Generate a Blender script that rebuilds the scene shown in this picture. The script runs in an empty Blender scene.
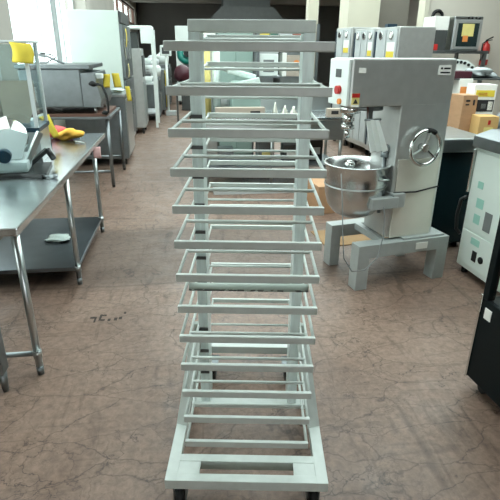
import bpy, bmesh, math, random
from mathutils import Vector, Matrix
random.seed(7)
SC = bpy.context.scene
COL = SC.collection
PI = math.pi

# ---------------------------------------------------------------- camera, world, exposure
cam_d = bpy.data.cameras.new('camera'); cam = bpy.data.objects.new('camera', cam_d); COL.objects.link(cam)
cam_d.sensor_width = 36; cam_d.lens = 36 * 486.76 / 500; cam_d.clip_start = .05; cam_d.clip_end = 200
_r = Vector((0.9918271, -0.1273490, 0.0078221)); _u = Vector((0.0413392, 0.3787499, 0.9245753)); _f = Vector((0.1207064, 0.9166955, -0.3809190))
cam.matrix_world = Matrix(((_r.x, _u.x, -_f.x, 0), (_r.y, _u.y, -_f.y, 0), (_r.z, _u.z, -_f.z, 1.62), (0, 0, 0, 1)))
SC.camera = cam
W = bpy.data.worlds.new('daylight'); SC.world = W; W.use_nodes = True
_bg = W.node_tree.nodes['Background']; _bg.inputs[0].default_value = (.94, 1.0, .995, 1); _bg.inputs[1].default_value = 4.4
SC.view_settings.view_transform = 'Standard'; SC.view_settings.look = 'None'
SC.view_settings.exposure = 0.22; SC.view_settings.gamma = 1; SC.view_settings.use_curve_mapping = False
SC.cycles.use_denoising = True
SC.cycles.max_bounces = 8; SC.cycles.diffuse_bounces = 5; SC.cycles.glossy_bounces = 4; SC.cycles.transparent_max_bounces = 12
SC.cycles.caustics_reflective = False; SC.cycles.caustics_refractive = False

# ---------------------------------------------------------------- materials
def s2l(c):
    return tuple((x/12.92 if x <= .04045 else ((x+.055)/1.055)**2.4) for x in c)
def rgb(r, g, b): return s2l((r/255, g/255, b/255))
def mat(name, c, rough=.5, metal=0., var=.08, scale=8., bump=0., spec=.5, stretch=None, alpha=1., trans=0.):
    m = bpy.data.materials.new(name); m.use_nodes = True
    nt = m.node_tree; N = nt.nodes; L = nt.links; b = N['Principled BSDF']
    tc = N.new('ShaderNodeTexCoord'); mp = N.new('ShaderNodeMapping'); L.new(tc.outputs['Object'], mp.inputs[0])
    if stretch: mp.inputs['Scale'].default_value = stretch
    nz = N.new('ShaderNodeTexNoise'); nz.inputs['Scale'].default_value = scale; nz.inputs['Detail'].default_value = 4
    L.new(mp.outputs[0], nz.inputs['Vector'])
    rp = N.new('ShaderNodeValToRGB'); rp.color_ramp.elements[0].position = .3; rp.color_ramp.elements[1].position = .7
    rp.color_ramp.elements[0].color = tuple(x*(1-var) for x in c)+(1,); rp.color_ramp.elements[1].color = tuple(min(1, x*(1+var)) for x in c)+(1,)
    L.new(nz.outputs['Fac'], rp.inputs[0]); L.new(rp.outputs[0], b.inputs['Base Color'])
    b.inputs['Roughness'].default_value = rough; b.inputs['Metallic'].default_value = metal
    b.inputs['Specular IOR Level'].default_value = spec
    if alpha < 1: b.inputs['Alpha'].default_value = alpha
    if trans: b.inputs['Transmission Weight'].default_value = trans
    if bump:
        bp = N.new('ShaderNodeBump'); bp.inputs['Strength'].default_value = bump; bp.inputs['Distance'].default_value = .01
        L.new(nz.outputs['Fac'], bp.inputs['Height']); L.new(bp.outputs[0], b.inputs['Normal'])
    return m
def glass(name, tint, refl=.12, rough=.02):
    m = bpy.data.materials.new(name); m.use_nodes = True
    nt = m.node_tree; N = nt.nodes; L = nt.links; N.remove(N['Principled BSDF'])
    t = N.new('ShaderNodeBsdfTransparent'); t.inputs[0].default_value = tint+(1,)
    g = N.new('ShaderNodeBsdfGlossy'); g.inputs['Roughness'].default_value = rough
    x = N.new('ShaderNodeMixShader'); f = N.new('ShaderNodeFresnel'); f.inputs[0].default_value = 1.45
    ge = N.new('ShaderNodeNewGeometry'); iv = N.new('ShaderNodeMath'); iv.operation = 'SUBTRACT'; iv.inputs[0].default_value = 1; L.new(ge.outputs['Backfacing'], iv.inputs[1])
    mu = N.new('ShaderNodeMath'); mu.operation = 'MULTIPLY'; L.new(f.outputs[0], mu.inputs[0]); L.new(iv.outputs[0], mu.inputs[1])
    L.new(mu.outputs[0], x.inputs[0]); L.new(t.outputs[0], x.inputs[1]); L.new(g.outputs[0], x.inputs[2])
    L.new(x.outputs[0], N['Material Output'].inputs[0]); return m

M = {}
M['paint'] = mat('grey_green_paint', rgb(196, 204, 199), .3, 0, .05, 25, .05)
M['paint_pale'] = mat('pale_streaked_paint', rgb(214, 228, 226), .28, 0, .1, 20, .05, stretch=(3, 3, .5))
M['paint_worn'] = mat('worn_grey_paint', rgb(178, 190, 182), .5, 0, .05, 25)
_nt = M['paint_worn'].node_tree; _n = _nt.nodes.new('ShaderNodeTexNoise'); _n.inputs['Scale'].default_value = 45
_g = _nt.nodes.new('ShaderNodeValToRGB'); _g.color_ramp.elements[0].position = .5; _g.color_ramp.elements[1].position = .54
_g.color_ramp.elements[0].color = (.03, .035, .035, 1); _g.color_ramp.elements[1].color = rgb(178, 190, 182)+(1,)
_tc = _nt.nodes.new('ShaderNodeTexCoord'); _nt.links.new(_tc.outputs['Object'], _n.inputs['Vector']); _nt.links.new(_n.outputs['Fac'], _g.inputs[0])
_sx = _nt.nodes.new('ShaderNodeSeparateXYZ'); _nt.links.new(_tc.outputs['Object'], _sx.inputs[0])
_mr = _nt.nodes.new('ShaderNodeMapRange'); _mr.inputs['From Min'].default_value = -.006; _mr.inputs['From Max'].default_value = .001
_nt.links.new(_sx.outputs['Z'], _mr.inputs['Value'])
_mx = _nt.nodes.new('ShaderNodeMix'); _mx.data_type = 'RGBA'
_nt.links.new(_mr.outputs[0], _mx.inputs[0]); _nt.links.new(_g.outputs[0], _mx.inputs[6]); _mx.inputs[7].default_value = rgb(178, 190, 182)+(1,)
_nt.links.new(_mx.outputs[2], _nt.nodes['Principled BSDF'].inputs['Base Color'])
M['steel'] = mat('brushed_steel', rgb(190, 196, 196), .3, 1, .06, 30, .02, stretch=(1, 1, 14))
M['steel_top'] = mat('steel_worktop', rgb(208, 214, 216), .24, 1, .07, 9, .03)
M['steel_dark'] = mat('dull_steel', rgb(132, 138, 140), .42, 1, .08, 12, .02)
M['steel_paint'] = mat('hammered_grey_metal', rgb(198, 200, 197), .36, .7, .05, 14, .02)
M['frame_grey'] = mat('mixer_frame_grey', rgb(164, 170, 168), .4, .1, .05, 20)
M['chrome'] = mat('polished_steel', rgb(215, 218, 216), .14, 1, .03, 6)
M['white'] = mat('white_enamel', rgb(226, 234, 230), .35, 0, .03, 4)
M['panel'] = mat('pale_cabinet_panel', rgb(226, 237, 230), .4, 0, .03, 3)
M['bowl_steel'] = mat('spun_bowl_steel', rgb(206, 210, 210), .26, 1, .05, 10, .02, stretch=(8, 8, .6))
M['fridge'] = mat('pale_refrigerator_side', rgb(204, 216, 209), .4, 0, .03, 3)
M['under'] = mat('dark_steel_shelf', rgb(112, 120, 126), .3, 1, .08, 7, .02)
M['wall_far'] = mat('far_grey_wall', rgb(100, 98, 94), .9, 0, .15, .5)
M['cream'] = mat('cream_panel', rgb(220, 220, 208), .22, .3, .04, 5)
M['sage'] = mat('sage_green_enamel', rgb(150, 174, 166), .4, 0, .04, 5)
M['mint'] = mat('mint_sticker', rgb(160, 210, 196), .5, 0, .04, 5)
M['black'] = mat('black_plastic', rgb(22, 26, 27), .4, 0, .1, 12)
M['rubber'] = mat('black_rubber', rgb(16, 18, 18), .7, 0, .1, 12)
M['black_panel'] = mat('black_cabinet_panel', rgb(9, 19, 21), .5, 0, .08, 6, spec=.15)
M['dark_teal'] = mat('dark_teal_panel', rgb(22, 42, 46), .22, .1, .08, 5)
M['navy'] = mat('dark_blue_plastic', rgb(20, 48, 64), .35, 0, .1, 8)
M['grey'] = mat('mid_grey_plastic', rgb(120, 124, 124), .5, 0, .06, 9)
M['dgrey'] = mat('charcoal_grey', rgb(70, 73, 72), .5, 0, .08, 9)
M['lgrey'] = mat('light_grey_plastic', rgb(188, 194, 194), .45, 0, .05, 9)
M['yellow'] = mat('yellow_paper', rgb(222, 200, 70), .8, 0, .06, 14)
M['yellow2'] = mat('pale_yellow_paper', rgb(220, 206, 130), .8, 0, .06, 14)
M['orange'] = mat('orange_paper', rgb(226, 140, 70), .8, 0, .06, 14)
M['cloth_y'] = mat('yellow_orange_cloth', rgb(232, 178, 70), .9, 0, .12, 14, .2)
M['cloth_r'] = mat('pink_red_cloth', rgb(206, 96, 92), .9, 0, .15, 14, .2)
M['pink'] = mat('pink_paper', rgb(222, 180, 178), .8, 0, .05, 14)
M['red'] = mat('red_enamel', rgb(186, 44, 40), .4, 0, .08, 8)
M['maroon'] = mat('maroon_plastic', rgb(64, 18, 32), .5, 0, .1, 8)
M['teal'] = mat('teal_enamel', rgb(24, 124, 112), .4, 0, .1, 8)
M['green'] = mat('green_plastic', rgb(30, 96, 80), .45, 0, .1, 8)
M['paper'] = mat('white_paper', rgb(236, 236, 230), .8, 0, .03, 14)
M['card'] = mat('brown_cardboard', rgb(176, 138, 104), .85, 0, .07, 7, stretch=(1, 1, 4))
M['card_y'] = mat('yellowish_cardboard', rgb(206, 168, 108), .85, 0, .07, 7)
M['card_d'] = mat('old_cardboard', rgb(140, 112, 78), .9, 0, .1, 7)
M['taupe'] = mat('taupe_board', rgb(176, 164, 150), .7, 0, .06, 7)
M['bag'] = mat('crumpled_plastic_bag', rgb(206, 222, 216), .25, 0, .08, 30, .4)
M['bag_grey'] = mat('crumpled_grey_wrap', rgb(168, 176, 178), .25, 0, .12, 24, .4)
M['glass'] = glass('clear_glass', (.93, .97, .96))
M['glass_g'] = glass('greenish_acrylic', (.90, .95, .95))
M['dark_glass'] = mat('dark_oven_glass', rgb(38, 50, 50), .08, 0, .1, 3)
M['alu'] = mat('white_window_frame', rgb(196, 202, 202), .4, 0, .05, 6)
M['rust'] = mat('reddish_brown_pipe', rgb(150, 92, 74), .6, 0, .1, 6)
M['ink'] = mat('black_ink', rgb(34, 34, 36), .8, 0, .05, 10)
M['dirt'] = mat('dark_floor_mark', rgb(62, 54, 50), .9, 0, .1, 20)
M['wall'] = mat('beige_plaster', rgb(176, 172, 164), .9, 0, .06, 1.2, .06)
M['wall_cream'] = mat('cream_plaster', rgb(212, 206, 194), .9, 0, .05, 1.0, .06)
M['pillar'] = mat('pale_beige_plaster', rgb(206, 202, 184), .9, 0, .04, 1.2, .05)
M['wall_grey'] = mat('grey_plaster', rgb(146, 142, 134), .9, 0, .08, 1.0, .05)
M['wall_dark'] = mat('dark_added_wall', rgb(74, 74, 72), .8, 0, .1, 1.0)
M['brown'] = mat('dark_brown_wood', rgb(96, 66, 54), .6, 0, .1, 6)
M['ceil'] = mat('grey_ceiling', rgb(150, 148, 142), .95, 0, .06, .8)

def floor_material():
    m = bpy.data.materials.new('worn_concrete'); m.use_nodes = True
    nt = m.node_tree; N = nt.nodes; L = nt.links; b = N['Principled BSDF']
    tc = N.new('ShaderNodeTexCoord')
    def noise(sc, det=4, dist=0., stretch=None, rough=.55):
        n = N.new('ShaderNodeTexNoise'); n.inputs['Scale'].default_value = sc; n.inputs['Detail'].default_value = det
        n.inputs['Distortion'].default_value = dist; n.inputs['Roughness'].default_value = rough
        if stretch:
            mp = N.new('ShaderNodeMapping'); mp.inputs['Scale'].default_value = stretch; mp.inputs['Rotation'].default_value = (0, 0, .5)
            L.new(tc.outputs['Object'], mp.inputs[0]); L.new(mp.outputs[0], n.inputs['Vector'])
        else: L.new(tc.outputs['Object'], n.inputs['Vector'])
        return n
    def ramp(src, p0, c0, p1, c1):
        r = N.new('ShaderNodeValToRGB'); e = r.color_ramp.elements
        e[0].position = p0; e[0].color = c0+(1,); e[1].position = p1; e[1].color = c1+(1,)
        L.new(src, r.inputs[0]); return r.outputs[0]
    def mul(a, c, fac=1.):
        x = N.new('ShaderNodeMix'); x.data_type = 'RGBA'; x.blend_type = 'MULTIPLY'; x.inputs[0].default_value = fac
        L.new(a, x.inputs[6]); L.new(c, x.inputs[7]); return x.outputs[2]
    base = ramp(noise(1.3, 5, .6).outputs['Fac'], .3, rgb(120, 97, 84), .7, rgb(140, 117, 103))
    c = mul(base, ramp(noise(26, 9, .4, None, .75).outputs['Fac'], .34, (.62, .61, .6), .62, (1.1, 1.1, 1.1)))
    # fine dark veins and scratches
    v = N.new('ShaderNodeTexVoronoi'); v.feature = 'DISTANCE_TO_EDGE'; v.inputs['Scale'].default_value = 4.2
    dn = noise(3.5, 5); ad = N.new('ShaderNodeMix'); ad.data_type = 'RGBA'; ad.blend_type = 'ADD'; ad.inputs[0].default_value = .55
    L.new(tc.outputs['Object'], ad.inputs[6]); L.new(dn.outputs['Color'], ad.inputs[7]); L.new(ad.outputs[2], v.inputs['Vector'])
    vein = ramp(v.outputs['Distance'], 0., (.28, .26, .25), .018, (1, 1, 1))
    brk = N.new('ShaderNodeMix'); brk.data_type = 'RGBA'
    L.new(ramp(noise(2.3, 3).outputs['Fac'], .42, (0, 0, 0), .6, (1, 1, 1)), brk.inputs[0]); brk.inputs[6].default_value = (1, 1, 1, 1); L.new(vein, brk.inputs[7])
    c = mul(c, brk.outputs[2], 1.)
    v2 = N.new('ShaderNodeTexVoronoi'); v2.feature = 'DISTANCE_TO_EDGE'; v2.inputs['Scale'].default_value = 9.
    ad2 = N.new('ShaderNodeMix'); ad2.data_type = 'RGBA'; ad2.blend_type = 'ADD'; ad2.inputs[0].default_value = .35
    dn2 = noise(7, 4); L.new(tc.outputs['Object'], ad2.inputs[6]); L.new(dn2.outputs['Color'], ad2.inputs[7]); L.new(ad2.outputs[2], v2.inputs['Vector'])
    v2c = ramp(v2.outputs['Distance'], 0., (.4, .38, .36), .022, (1, 1, 1))
    brk2 = N.new('ShaderNodeMix'); brk2.data_type = 'RGBA'
    L.new(ramp(noise(1.7, 3).outputs['Fac'], .45, (0, 0, 0), .62, (1, 1, 1)), brk2.inputs[0]); brk2.inputs[6].default_value = (1, 1, 1, 1); L.new(v2c, brk2.inputs[7])
    c = mul(c, brk2.outputs[2], .8)
    # long scratches
    sc_ = ramp(noise(9, 6, 1.5, (1, .12, 1)).outputs['Fac'], .33, (.5, .48, .46), .42, (1, 1, 1)); c = mul(c, sc_, .7)
    sc2 = ramp(noise(22, 4, .8, (.1, 1, 1)).outputs['Fac'], .33, (.55, .53, .51), .41, (1, 1, 1)); c = mul(c, sc2, .5)
    v3 = N.new('ShaderNodeTexVoronoi'); v3.feature = 'DISTANCE_TO_EDGE'; v3.inputs['Scale'].default_value = 2.1
    mp3 = N.new('ShaderNodeMapping'); mp3.inputs['Scale'].default_value = (1, 2.6, 1); mp3.inputs['Rotation'].default_value = (0, 0, .9)
    ad3 = N.new('ShaderNodeMix'); ad3.data_type = 'RGBA'; ad3.blend_type = 'ADD'; ad3.inputs[0].default_value = .25
    L.new(tc.outputs['Object'], mp3.inputs[0]); L.new(mp3.outputs[0], ad3.inputs[6]); L.new(noise(5, 5).outputs['Color'], ad3.inputs[7]); L.new(ad3.outputs[2], v3.inputs['Vector'])
    c = mul(c, ramp(v3.outputs['Distance'], 0., (.3, .28, .27), .016, (1, 1, 1)), .75)
    # dark seam lines, and a greyer band between v=3.3 and 4.45
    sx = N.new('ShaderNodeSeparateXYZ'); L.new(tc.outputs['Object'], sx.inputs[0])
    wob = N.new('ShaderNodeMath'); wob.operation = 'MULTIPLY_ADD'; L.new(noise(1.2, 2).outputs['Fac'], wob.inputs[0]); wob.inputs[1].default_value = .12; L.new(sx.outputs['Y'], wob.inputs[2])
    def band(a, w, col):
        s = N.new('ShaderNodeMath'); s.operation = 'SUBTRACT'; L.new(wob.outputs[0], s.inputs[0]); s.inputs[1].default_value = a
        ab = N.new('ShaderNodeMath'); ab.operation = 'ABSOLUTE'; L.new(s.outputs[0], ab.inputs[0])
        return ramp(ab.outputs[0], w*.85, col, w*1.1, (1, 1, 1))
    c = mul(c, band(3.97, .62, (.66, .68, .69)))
    for a in (3.38, 4.58, 6.5, 8.6): c = mul(c, band(a, .012, (.55, .53, .52)), .7)
    L.new(c, b.inputs['Base Color'])
    rr = ramp(noise(6, 4).outputs['Fac'], .3, (.36,)*3, .7, (.58,)*3); L.new(rr, b.inputs['Roughness'])
    b.inputs['Specular IOR Level'].default_value = .5
    bp = N.new('ShaderNodeBump'); bp.inputs['Strength'].default_value = .12; bp.inputs['Distance'].default_value = .01
    L.new(noise(30, 5).outputs['Fac'], bp.inputs['Height']); L.new(bp.outputs[0], b.inputs['Normal'])
    return m
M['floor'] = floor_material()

# ---------------------------------------------------------------- mesh builder
class B:
    def __init__(s): s.bm = bmesh.new()
    def box(s, x0, x1, y0, y1, z0, z1, bev=0., mx=None):
        t = bmesh.new(); bmesh.ops.create_cube(t, size=1)
        for v in t.verts: v.co = Vector(((x0+x1)/2+v.co.x*(x1-x0), (y0+y1)/2+v.co.y*(y1-y0), (z0+z1)/2+v.co.z*(z1-z0)))
        if bev: bmesh.ops.bevel(t, geom=t.edges[:], offset=bev, segments=2, affect='EDGES', profile=.6)
        return s._add(t, mx)
    def _add(s, t, mx=None):
        if mx is not None: bmesh.ops.transform(t, matrix=mx, verts=t.verts[:])
        me = bpy.data.meshes.new('tmp'); t.to_mesh(me); t.free(); s.bm.from_mesh(me); bpy.data.meshes.remove(me); return s
    def bar(s, p, q, w, h, bev=0., up=(0, 0, 1)):
        p, q = Vector(p), Vector(q); d = q-p; L = d.length; d.normalize(); up = Vector(up)
        x = d.cross(up)
        if x.length < 1e-4: x = d.cross(Vector((0, 1, 0)))
        x.normalize(); z = x.cross(d)
        mx = Matrix(((x.x, d.x, z.x, p.x), (x.y, d.y, z.y, p.y), (x.z, d.z, z.z, p.z), (0, 0, 0, 1)))
        return s.box(-w/2, w/2, 0, L, -h/2, h/2, bev, mx)
    def cyl(s, p, q, r, r2=None, seg=20):
        p, q = Vector(p), Vector(q); d = q-p; t = bmesh.new()
        bmesh.ops.create_cone(t, cap_ends=True, segments=seg, radius1=r, radius2=r if r2 is None else r2, depth=d.length)
        for f in t.faces: f.smooth = len(f.verts) == 4
        return s._add(t, Matrix.Translation((p+q)/2) @ d.to_track_quat('Z', 'Y').to_matrix().to_4x4())
    def tube(s, pts, r, seg=10, closed=False):
        pts = [Vector(p) for p in pts]; n = len(pts); rings = []; t = bmesh.new(); prev = None
        for i, p in enumerate(pts):
            a = pts[(i-1) % n] if (i or closed) else p; c = pts[(i+1) % n] if (i < n-1 or closed) else p
            d = (c-a).normalized()
            if prev is None:
                nrm = d.cross(Vector((0, 0, 1)));  nrm = nrm if nrm.length > 1e-3 else d.cross(Vector((1, 0, 0)))
            else: nrm = prev-d*prev.dot(d)
            nrm.normalize(); prev = nrm; bn = d.cross(nrm)
            rings.append([t.verts.new(p+r*(math.cos(2*PI*k/seg)*nrm+math.sin(2*PI*k/seg)*bn)) for k in range(seg)])
        for i in range(n if closed else n-1):
            A, C = rings[i], rings[(i+1) % n]
            for k in range(seg):
                f = t.faces.new((A[k], A[(k+1) % seg], C[(k+1) % seg], C[k])); f.smooth = True
        if not closed: t.faces.new(rings[0][::-1]); t.faces.new(rings[-1])
        bmesh.ops.recalc_face_normals(t, faces=t.faces[:]); return s._add(t)
    def lathe(s, prof, c=(0, 0, 0), seg=36, mx=None):
        t = bmesh.new(); rings = []
        for r, z in prof: rings.append([t.verts.new((c[0]+r*math.cos(2*PI*k/seg), c[1]+r*math.sin(2*PI*k/seg), c[2]+z)) for k in range(seg)] if r > 1e-5 else [t.verts.new((c[0], c[1], c[2]+z))])
        for A, C in zip(rings, rings[1:]):
            for k in range(seg):
                a = [A[k % len(A)], A[(k+1) % len(A)], C[(k+1) % len(C)], C[k % len(C)]]; u = []
                for v in a:
                    if v not in u: u.append(v)
                if len(u) > 2: t.faces.new(u).smooth = True
        bmesh.ops.recalc_face_normals(t, faces=t.faces[:]); return s._add(t, mx)
    def prism(s, poly, h, mx=None, bev=0.):
        """outline in x,z (list of pairs), extruded along y from 0 to h"""
        t = bmesh.new(); a = [t.verts.new((x, 0, z)) for x, z in poly]; c = [t.verts.new((x, h, z)) for x, z in poly]
        t.faces.new(a); t.faces.new(c[::-1]); n = len(a)
        for i in range(n): t.faces.new((a[i], c[i], c[(i+1) % n], a[(i+1) % n]))
        bmesh.ops.recalc_face_normals(t, faces=t.faces[:])
        if bev: bmesh.ops.bevel(t, geom=t.edges[:], offset=bev, segments=2, affect='EDGES', profile=.6)
        return s._add(t, mx)
    def blob(s, c, rx, ry, rz, seed=0, amp=.25, sub=3):
        t = bmesh.new(); bmesh.ops.create_icosphere(t, subdivisions=sub, radius=1); rnd = random.Random(seed)
        ph = [(Vector((rnd.uniform(-1, 1), rnd.uniform(-1, 1), rnd.uniform(-1, 1)))*rnd.uniform(2, 6), rnd.uniform(0, 6)) for _ in range(7)]
        for v in t.verts:
            k = 1+amp*sum(math.sin(p.dot(v.co)+o) for p, o in ph)/4
            v.co = Vector((c[0]+v.co.x*rx*k, c[1]+v.co.y*ry*k, max(c[2]-rz, c[2]+v.co.z*rz*k)))
        for f in t.faces: f.smooth = True
        return s._add(t)
    def sheet(s, pts, nu, nv, fn, th=.0015):
        t = bmesh.new(); g = [[t.verts.new(fn(i/nu, j/nv)) for j in range(nv+1)] for i in range(nu+1)]
        for i in range(nu):
            for j in range(nv): t.faces.new((g[i][j], g[i+1][j], g[i+1][j+1], g[i][j+1])).smooth = True
        bmesh.ops.recalc_face_normals(t, faces=t.faces[:]); bmesh.ops.solidify(t, geom=t.faces[:], thickness=th); return s._add(t)
    def build(s, name, m, parent=None, loc=None, rz=0.):
        me = bpy.data.meshes.new(name); s.bm.to_mesh(me); s.bm.free(); me.materials.append(M[m] if isinstance(m, str) else m)
        o = bpy.data.objects.new(name, me); COL.objects.link(o)
        if parent is not None: o.parent = parent
        if loc is not None: o.location = loc
        o.rotation_euler = (0, 0, rz); return o
def thing(name, label, cat, loc=(0, 0, 0), rz=0., group=None):
    o = bpy.data.objects.new(name, None); COL.objects.link(o); o.location = loc; o.rotation_euler = (0, 0, rz); o.empty_display_size = .1
    o['label'] = label; o['category'] = cat
    if group: o['group'] = group
    return o
def tag(o, label, cat, group=None):
    o['label'] = label; o['category'] = cat
    if group: o['group'] = group
    return o
def struct(o): o['kind'] = 'structure'; return o
def R(d): return math.radians(d)

# ---------------------------------------------------------------- setting
WU = -2.15
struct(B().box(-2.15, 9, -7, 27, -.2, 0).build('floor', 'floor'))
b = B()
b.box(-2.4, 9, -4.2, 1.0, 4.2, 4.4); b.box(-2.4, -.8, 1.0, 20, 4.2, 4.4); b.box(5.0, 9, 1.0, 20, 4.2, 4.4); b.box(-2.4, 9, 20, 27.3, 4.2, 4.4)  # gap left open for the added skylight
struct(b.build('ceiling', 'ceil'))
b = B(); b.box(-2.4, WU, -4.2, 27.2, 0, 1.05)                       # under the sills
b.box(-2.4, WU, -4.2, 27.2, 3.35, 4.2)
for a, c in ((-4.2, 1.2), (6.0, 7.15), (11.75, 18.2), (26, 27.2)): b.box(-2.4, WU, a, c, 1.05, 3.35)
b.box(-2.4, WU, 18.2, 26, 1.05, 2.62)
struct(b.build('wall_left', 'wall'))
struct(B().box(-2.15, 9, 27, 27.2, 0, 4.2).build('wall_back', 'wall_far'))
b = B(); b.box(-2.4, -.7, -4.4, -4.2, 0, 4.2); b.box(1.8, 9.2, -4.4, -4.2, 0, 4.2); b.box(-.7, 1.8, -4.4, -4.2, 2.2, 4.2)
struct(b.build('wall_front_added', 'wall_dark'))  # unseen wall added behind the camera; dark and part open, to limit front light
struct(B().box(9, 9.2, -4.2, 27.2, 0, 4.2).build('wall_right', 'wall'))
struct(B().box(4.42, 9, 9.3, 9.5, 0, 4.2).build('wall_oven', 'wall_cream'))
struct(B().box(4.34, 4.42, 9.24, 9.5, 0, 4.2).build('trim_1', 'pillar'))
struct(B().box(3.33, 3.98, 10.5, 11.1, 0, 4.2).build('wall_pillar', 'pillar'))
struct(B().box(3.98, 4.9, 11.2, 11.4, 0, 4.2).build('wall_grey', 'wall_grey'))
struct(B().box(-2.15, 9, 24, 24.4, 3.5, 4.2).build('trim_3', 'wall_grey'))
struct(B().box(3.26, 3.52, 13.6, 13.9, 0, 4.2).build('wall_post', 'pillar'))
struct(B().box(-2.15, -1.98, 11.75, 12.4, 0, 4.2).build('trim_2', 'wall'))
def window(n, v0, v1, z0, z1, mull, fm='alu'):
    w = B(); w.box(WU-.17, WU-.07, v0, v0+.07, z0, z1); w.box(WU-.17, WU-.07, v1-.07, v1, z0, z1); w.box(WU-.17, WU-.07, v0, v1, z0, z0+.07); w.box(WU-.17, WU-.07, v0, v1, z1-.07, z1)
    o = struct(w.build('window_%d' % n, fm))
    for x, t in mull: B().box(WU-.16, WU-.08, x-t/2, x+t/2, z0+.07, z1-.07).build('mullion', fm if t > .05 else 'grey', o)
    B().box(WU-.125, WU-.117, v0+.05, v1-.05, z0+.05, z1-.05).build('pane', 'glass', o)
    return o
window(1, 7.15, 11.75, 1.05, 3.35, ((7.42, .04), (8.9, .06), (10.1, .05), (10.5, .09)))
window(2, 1.2, 6.0, 1.05, 3.35, ((3.5, .06), (4.8, .06)))  # unseen window, added and sized for the side light on the rack
window(3, 18.2, 26, 2.62, 3.35, ((20, .1), (22, .1), (24, .1)), 'brown')
w = B()
for x in (-.8, 4.95): w.box(x, x+.05, 1.0, 20, 4.22, 4.3)
for y in (1.0, 5, 8.5, 12, 15.5, 19.95): w.box(-.8, 5.0, y, y+.05, 4.22, 4.3)
o = struct(w.build('window_4', 'alu')); B().box(-.8, 5.0, 1.0, 20, 4.255, 4.262).build('pane', 'glass', o)  # unseen roof skylight, added to light the rack and hall from above
tag(B().tube([(-2.07, 12.6, 0), (-2.07, 12.6, 4.2)], .045).build('pipe', 'rust'), 'reddish brown pipe running up the wall by the left window', 'pipe')

# ---------------------------------------------------------------- the rack
rack = thing('tray_rack', 'tall grey-green metal tray rack on casters in the middle of the aisle', 'rack', (.241, 1.824, 0), R(-8.3))
b = B(); zb, h = .16, .042
for x in (-.278, .278): b.box(x-.022, x+.022, -.52, .48, zb-h, zb, .003)
for y in (-.502, -.408, .462, .37): b.box(-.258, .258, y-.018, y+.018, zb-h, zb, .003)
for x in (-.218, .218):
    b.box(x-.042, x+.042, -.485, -.425, zb-.012, zb-.002); b.box(x-.042, x+.042, .385, .445, zb-.012, zb-.002)
b.build('base_frame', 'paint', rack)
B().box(-.258, .258, -.11, -.06, .148, .172, .004).build('cross_member', 'paint', rack)
z1, sp = 1.6271, .1071
for x in (-.19, .19):
    s = 1 if x > 0 else -1
    u = B().box(x-.02, x+.02, -.098, .02, .165, 1.672, .003).build('upright', 'paint_pale', rack)
    for i in range(1, 13 if s < 0 else 1):
        B().box(x-.024, x+.02, -.104, -.098, z1-sp*i-.016, z1-sp*i-.004).build('bracket', 'dgrey', u)
    b = B(); b.bar((s*.276, -.23, .15), (s*.222, -.09, .50), .014, .05, .002, up=(s, .3, 0))
    b.build('brace', 'paint', rack)
    b = B(); b.bar((s*.276, .3, .15), (s*.222, .03, .50), .014, .05, .002, up=(s, -.3, 0))
    b.build('brace', 'paint', rack)
B().box(-.21, .21, -.098, .02, 1.672, 1.71, .003).build('top_bar', 'paint', rack)
B().box(-.17, .17, .0, .012, 1.64, 1.652).build('upper_rod', 'paint', rack)
for i in range(13):
    z = z1-sp*i; dz = max(0, .042-.0055*i); hw = .215
    zr = z+dz
    b = B(); b.box(-hw, hw, -.528, -.514, z-.012, z+.012, .003); b.box(-hw, hw, .523, .537, zr-.011, zr+.011, .003)
    for x in (-hw+.005, hw-.005): b.tube([(x, -.52, z+.003), (x, -.1, z+.001), (x, .53, zr+.003)], .0052, 8)
    fr = b.build('tray_support', 'paint', rack)
    if i == 7:
        b = B(); b.cyl((-.205, 0, 0), (.205, 0, 0), .0145); o = b.build('cross_rod', 'paint_worn', fr, (0, -.335, z-.017)); o['label'] = 'thick worn tube with chipped black paint'
    else: B().cyl((-.211, -.323, z+.004), (.211, -.323, z+.004), .0058, seg=10).build('cross_rod', 'paint', fr)
    B().cyl((-.211, .27, z+dz*.6+.004), (.211, .27, z+dz*.6+.004), .0055, seg=10).build('cross_rod', 'paint', fr)
for x, y in ((-.252, -.47), (.252, -.47), (-.20, .3), (.20, .3)):
    c = B(); c.box(x-.035, x+.035, y-.035, y+.035, .112, .119)
    for dx in (-.022, .022): c.box(x+dx-.002, x+dx+.002, y-.024, y+.024, .03, .114)
    c = c.build('caster', 'steel_dark', rack)
    b = B(); b.cyl((x-.017, y, .045), (x+.017, y, .045), .0445, seg=28); b.build('caster_wheel', 'rubber', c)

# ---------------------------------------------------------------- left worktable and what stands on it
t = thing('worktable', 'long stainless steel worktable with undershelf along the left side', 'table', (0, 0, 0))
B().box(-1.62, -.79, 2.23, 5.0, .81, .85, .006).build('tabletop', 'steel_top', t)
for v in (2.29, 3.38, 4.5):
    for u in (-.825, -1.56):
        l = B(); l.cyl((u, v, .05), (u, v, .81), .019); l.cyl((u, v, .11), (u, v, .15), .023); l = l.build('leg', 'steel', t)
        B().cyl((u, v, 0), (u, v, .05), .017, .02).build('foot', 'steel_dark', l)
B().cyl((-.825, 2.29, .13), (-1.56, 2.29, .13), .014).build('cross_rail', 'steel_dark', t)
for u in (-1.56,): B().cyl((u, 2.29, .13), (u, 3.38, .13), .014).build('cross_rail', 'steel_dark', t)
B().box(-1.56, -.82, 3.36, 4.53, .115, .145, .004).build('undershelf', 'under', t)
tag(B().blob((-1.07, 3.93, .165), .1, .06, .02, 5, .5).build('plastic_wrap', 'bag'), 'crumpled clear plastic wrap on the worktable undershelf', 'wrap')
b = B().sheet(None, 6, 6, lambda i, j: Vector((-.82+.065*i, 4.44-.01*math.sin(3*j)+.02*i, .815-.1*j)), .001)
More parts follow.
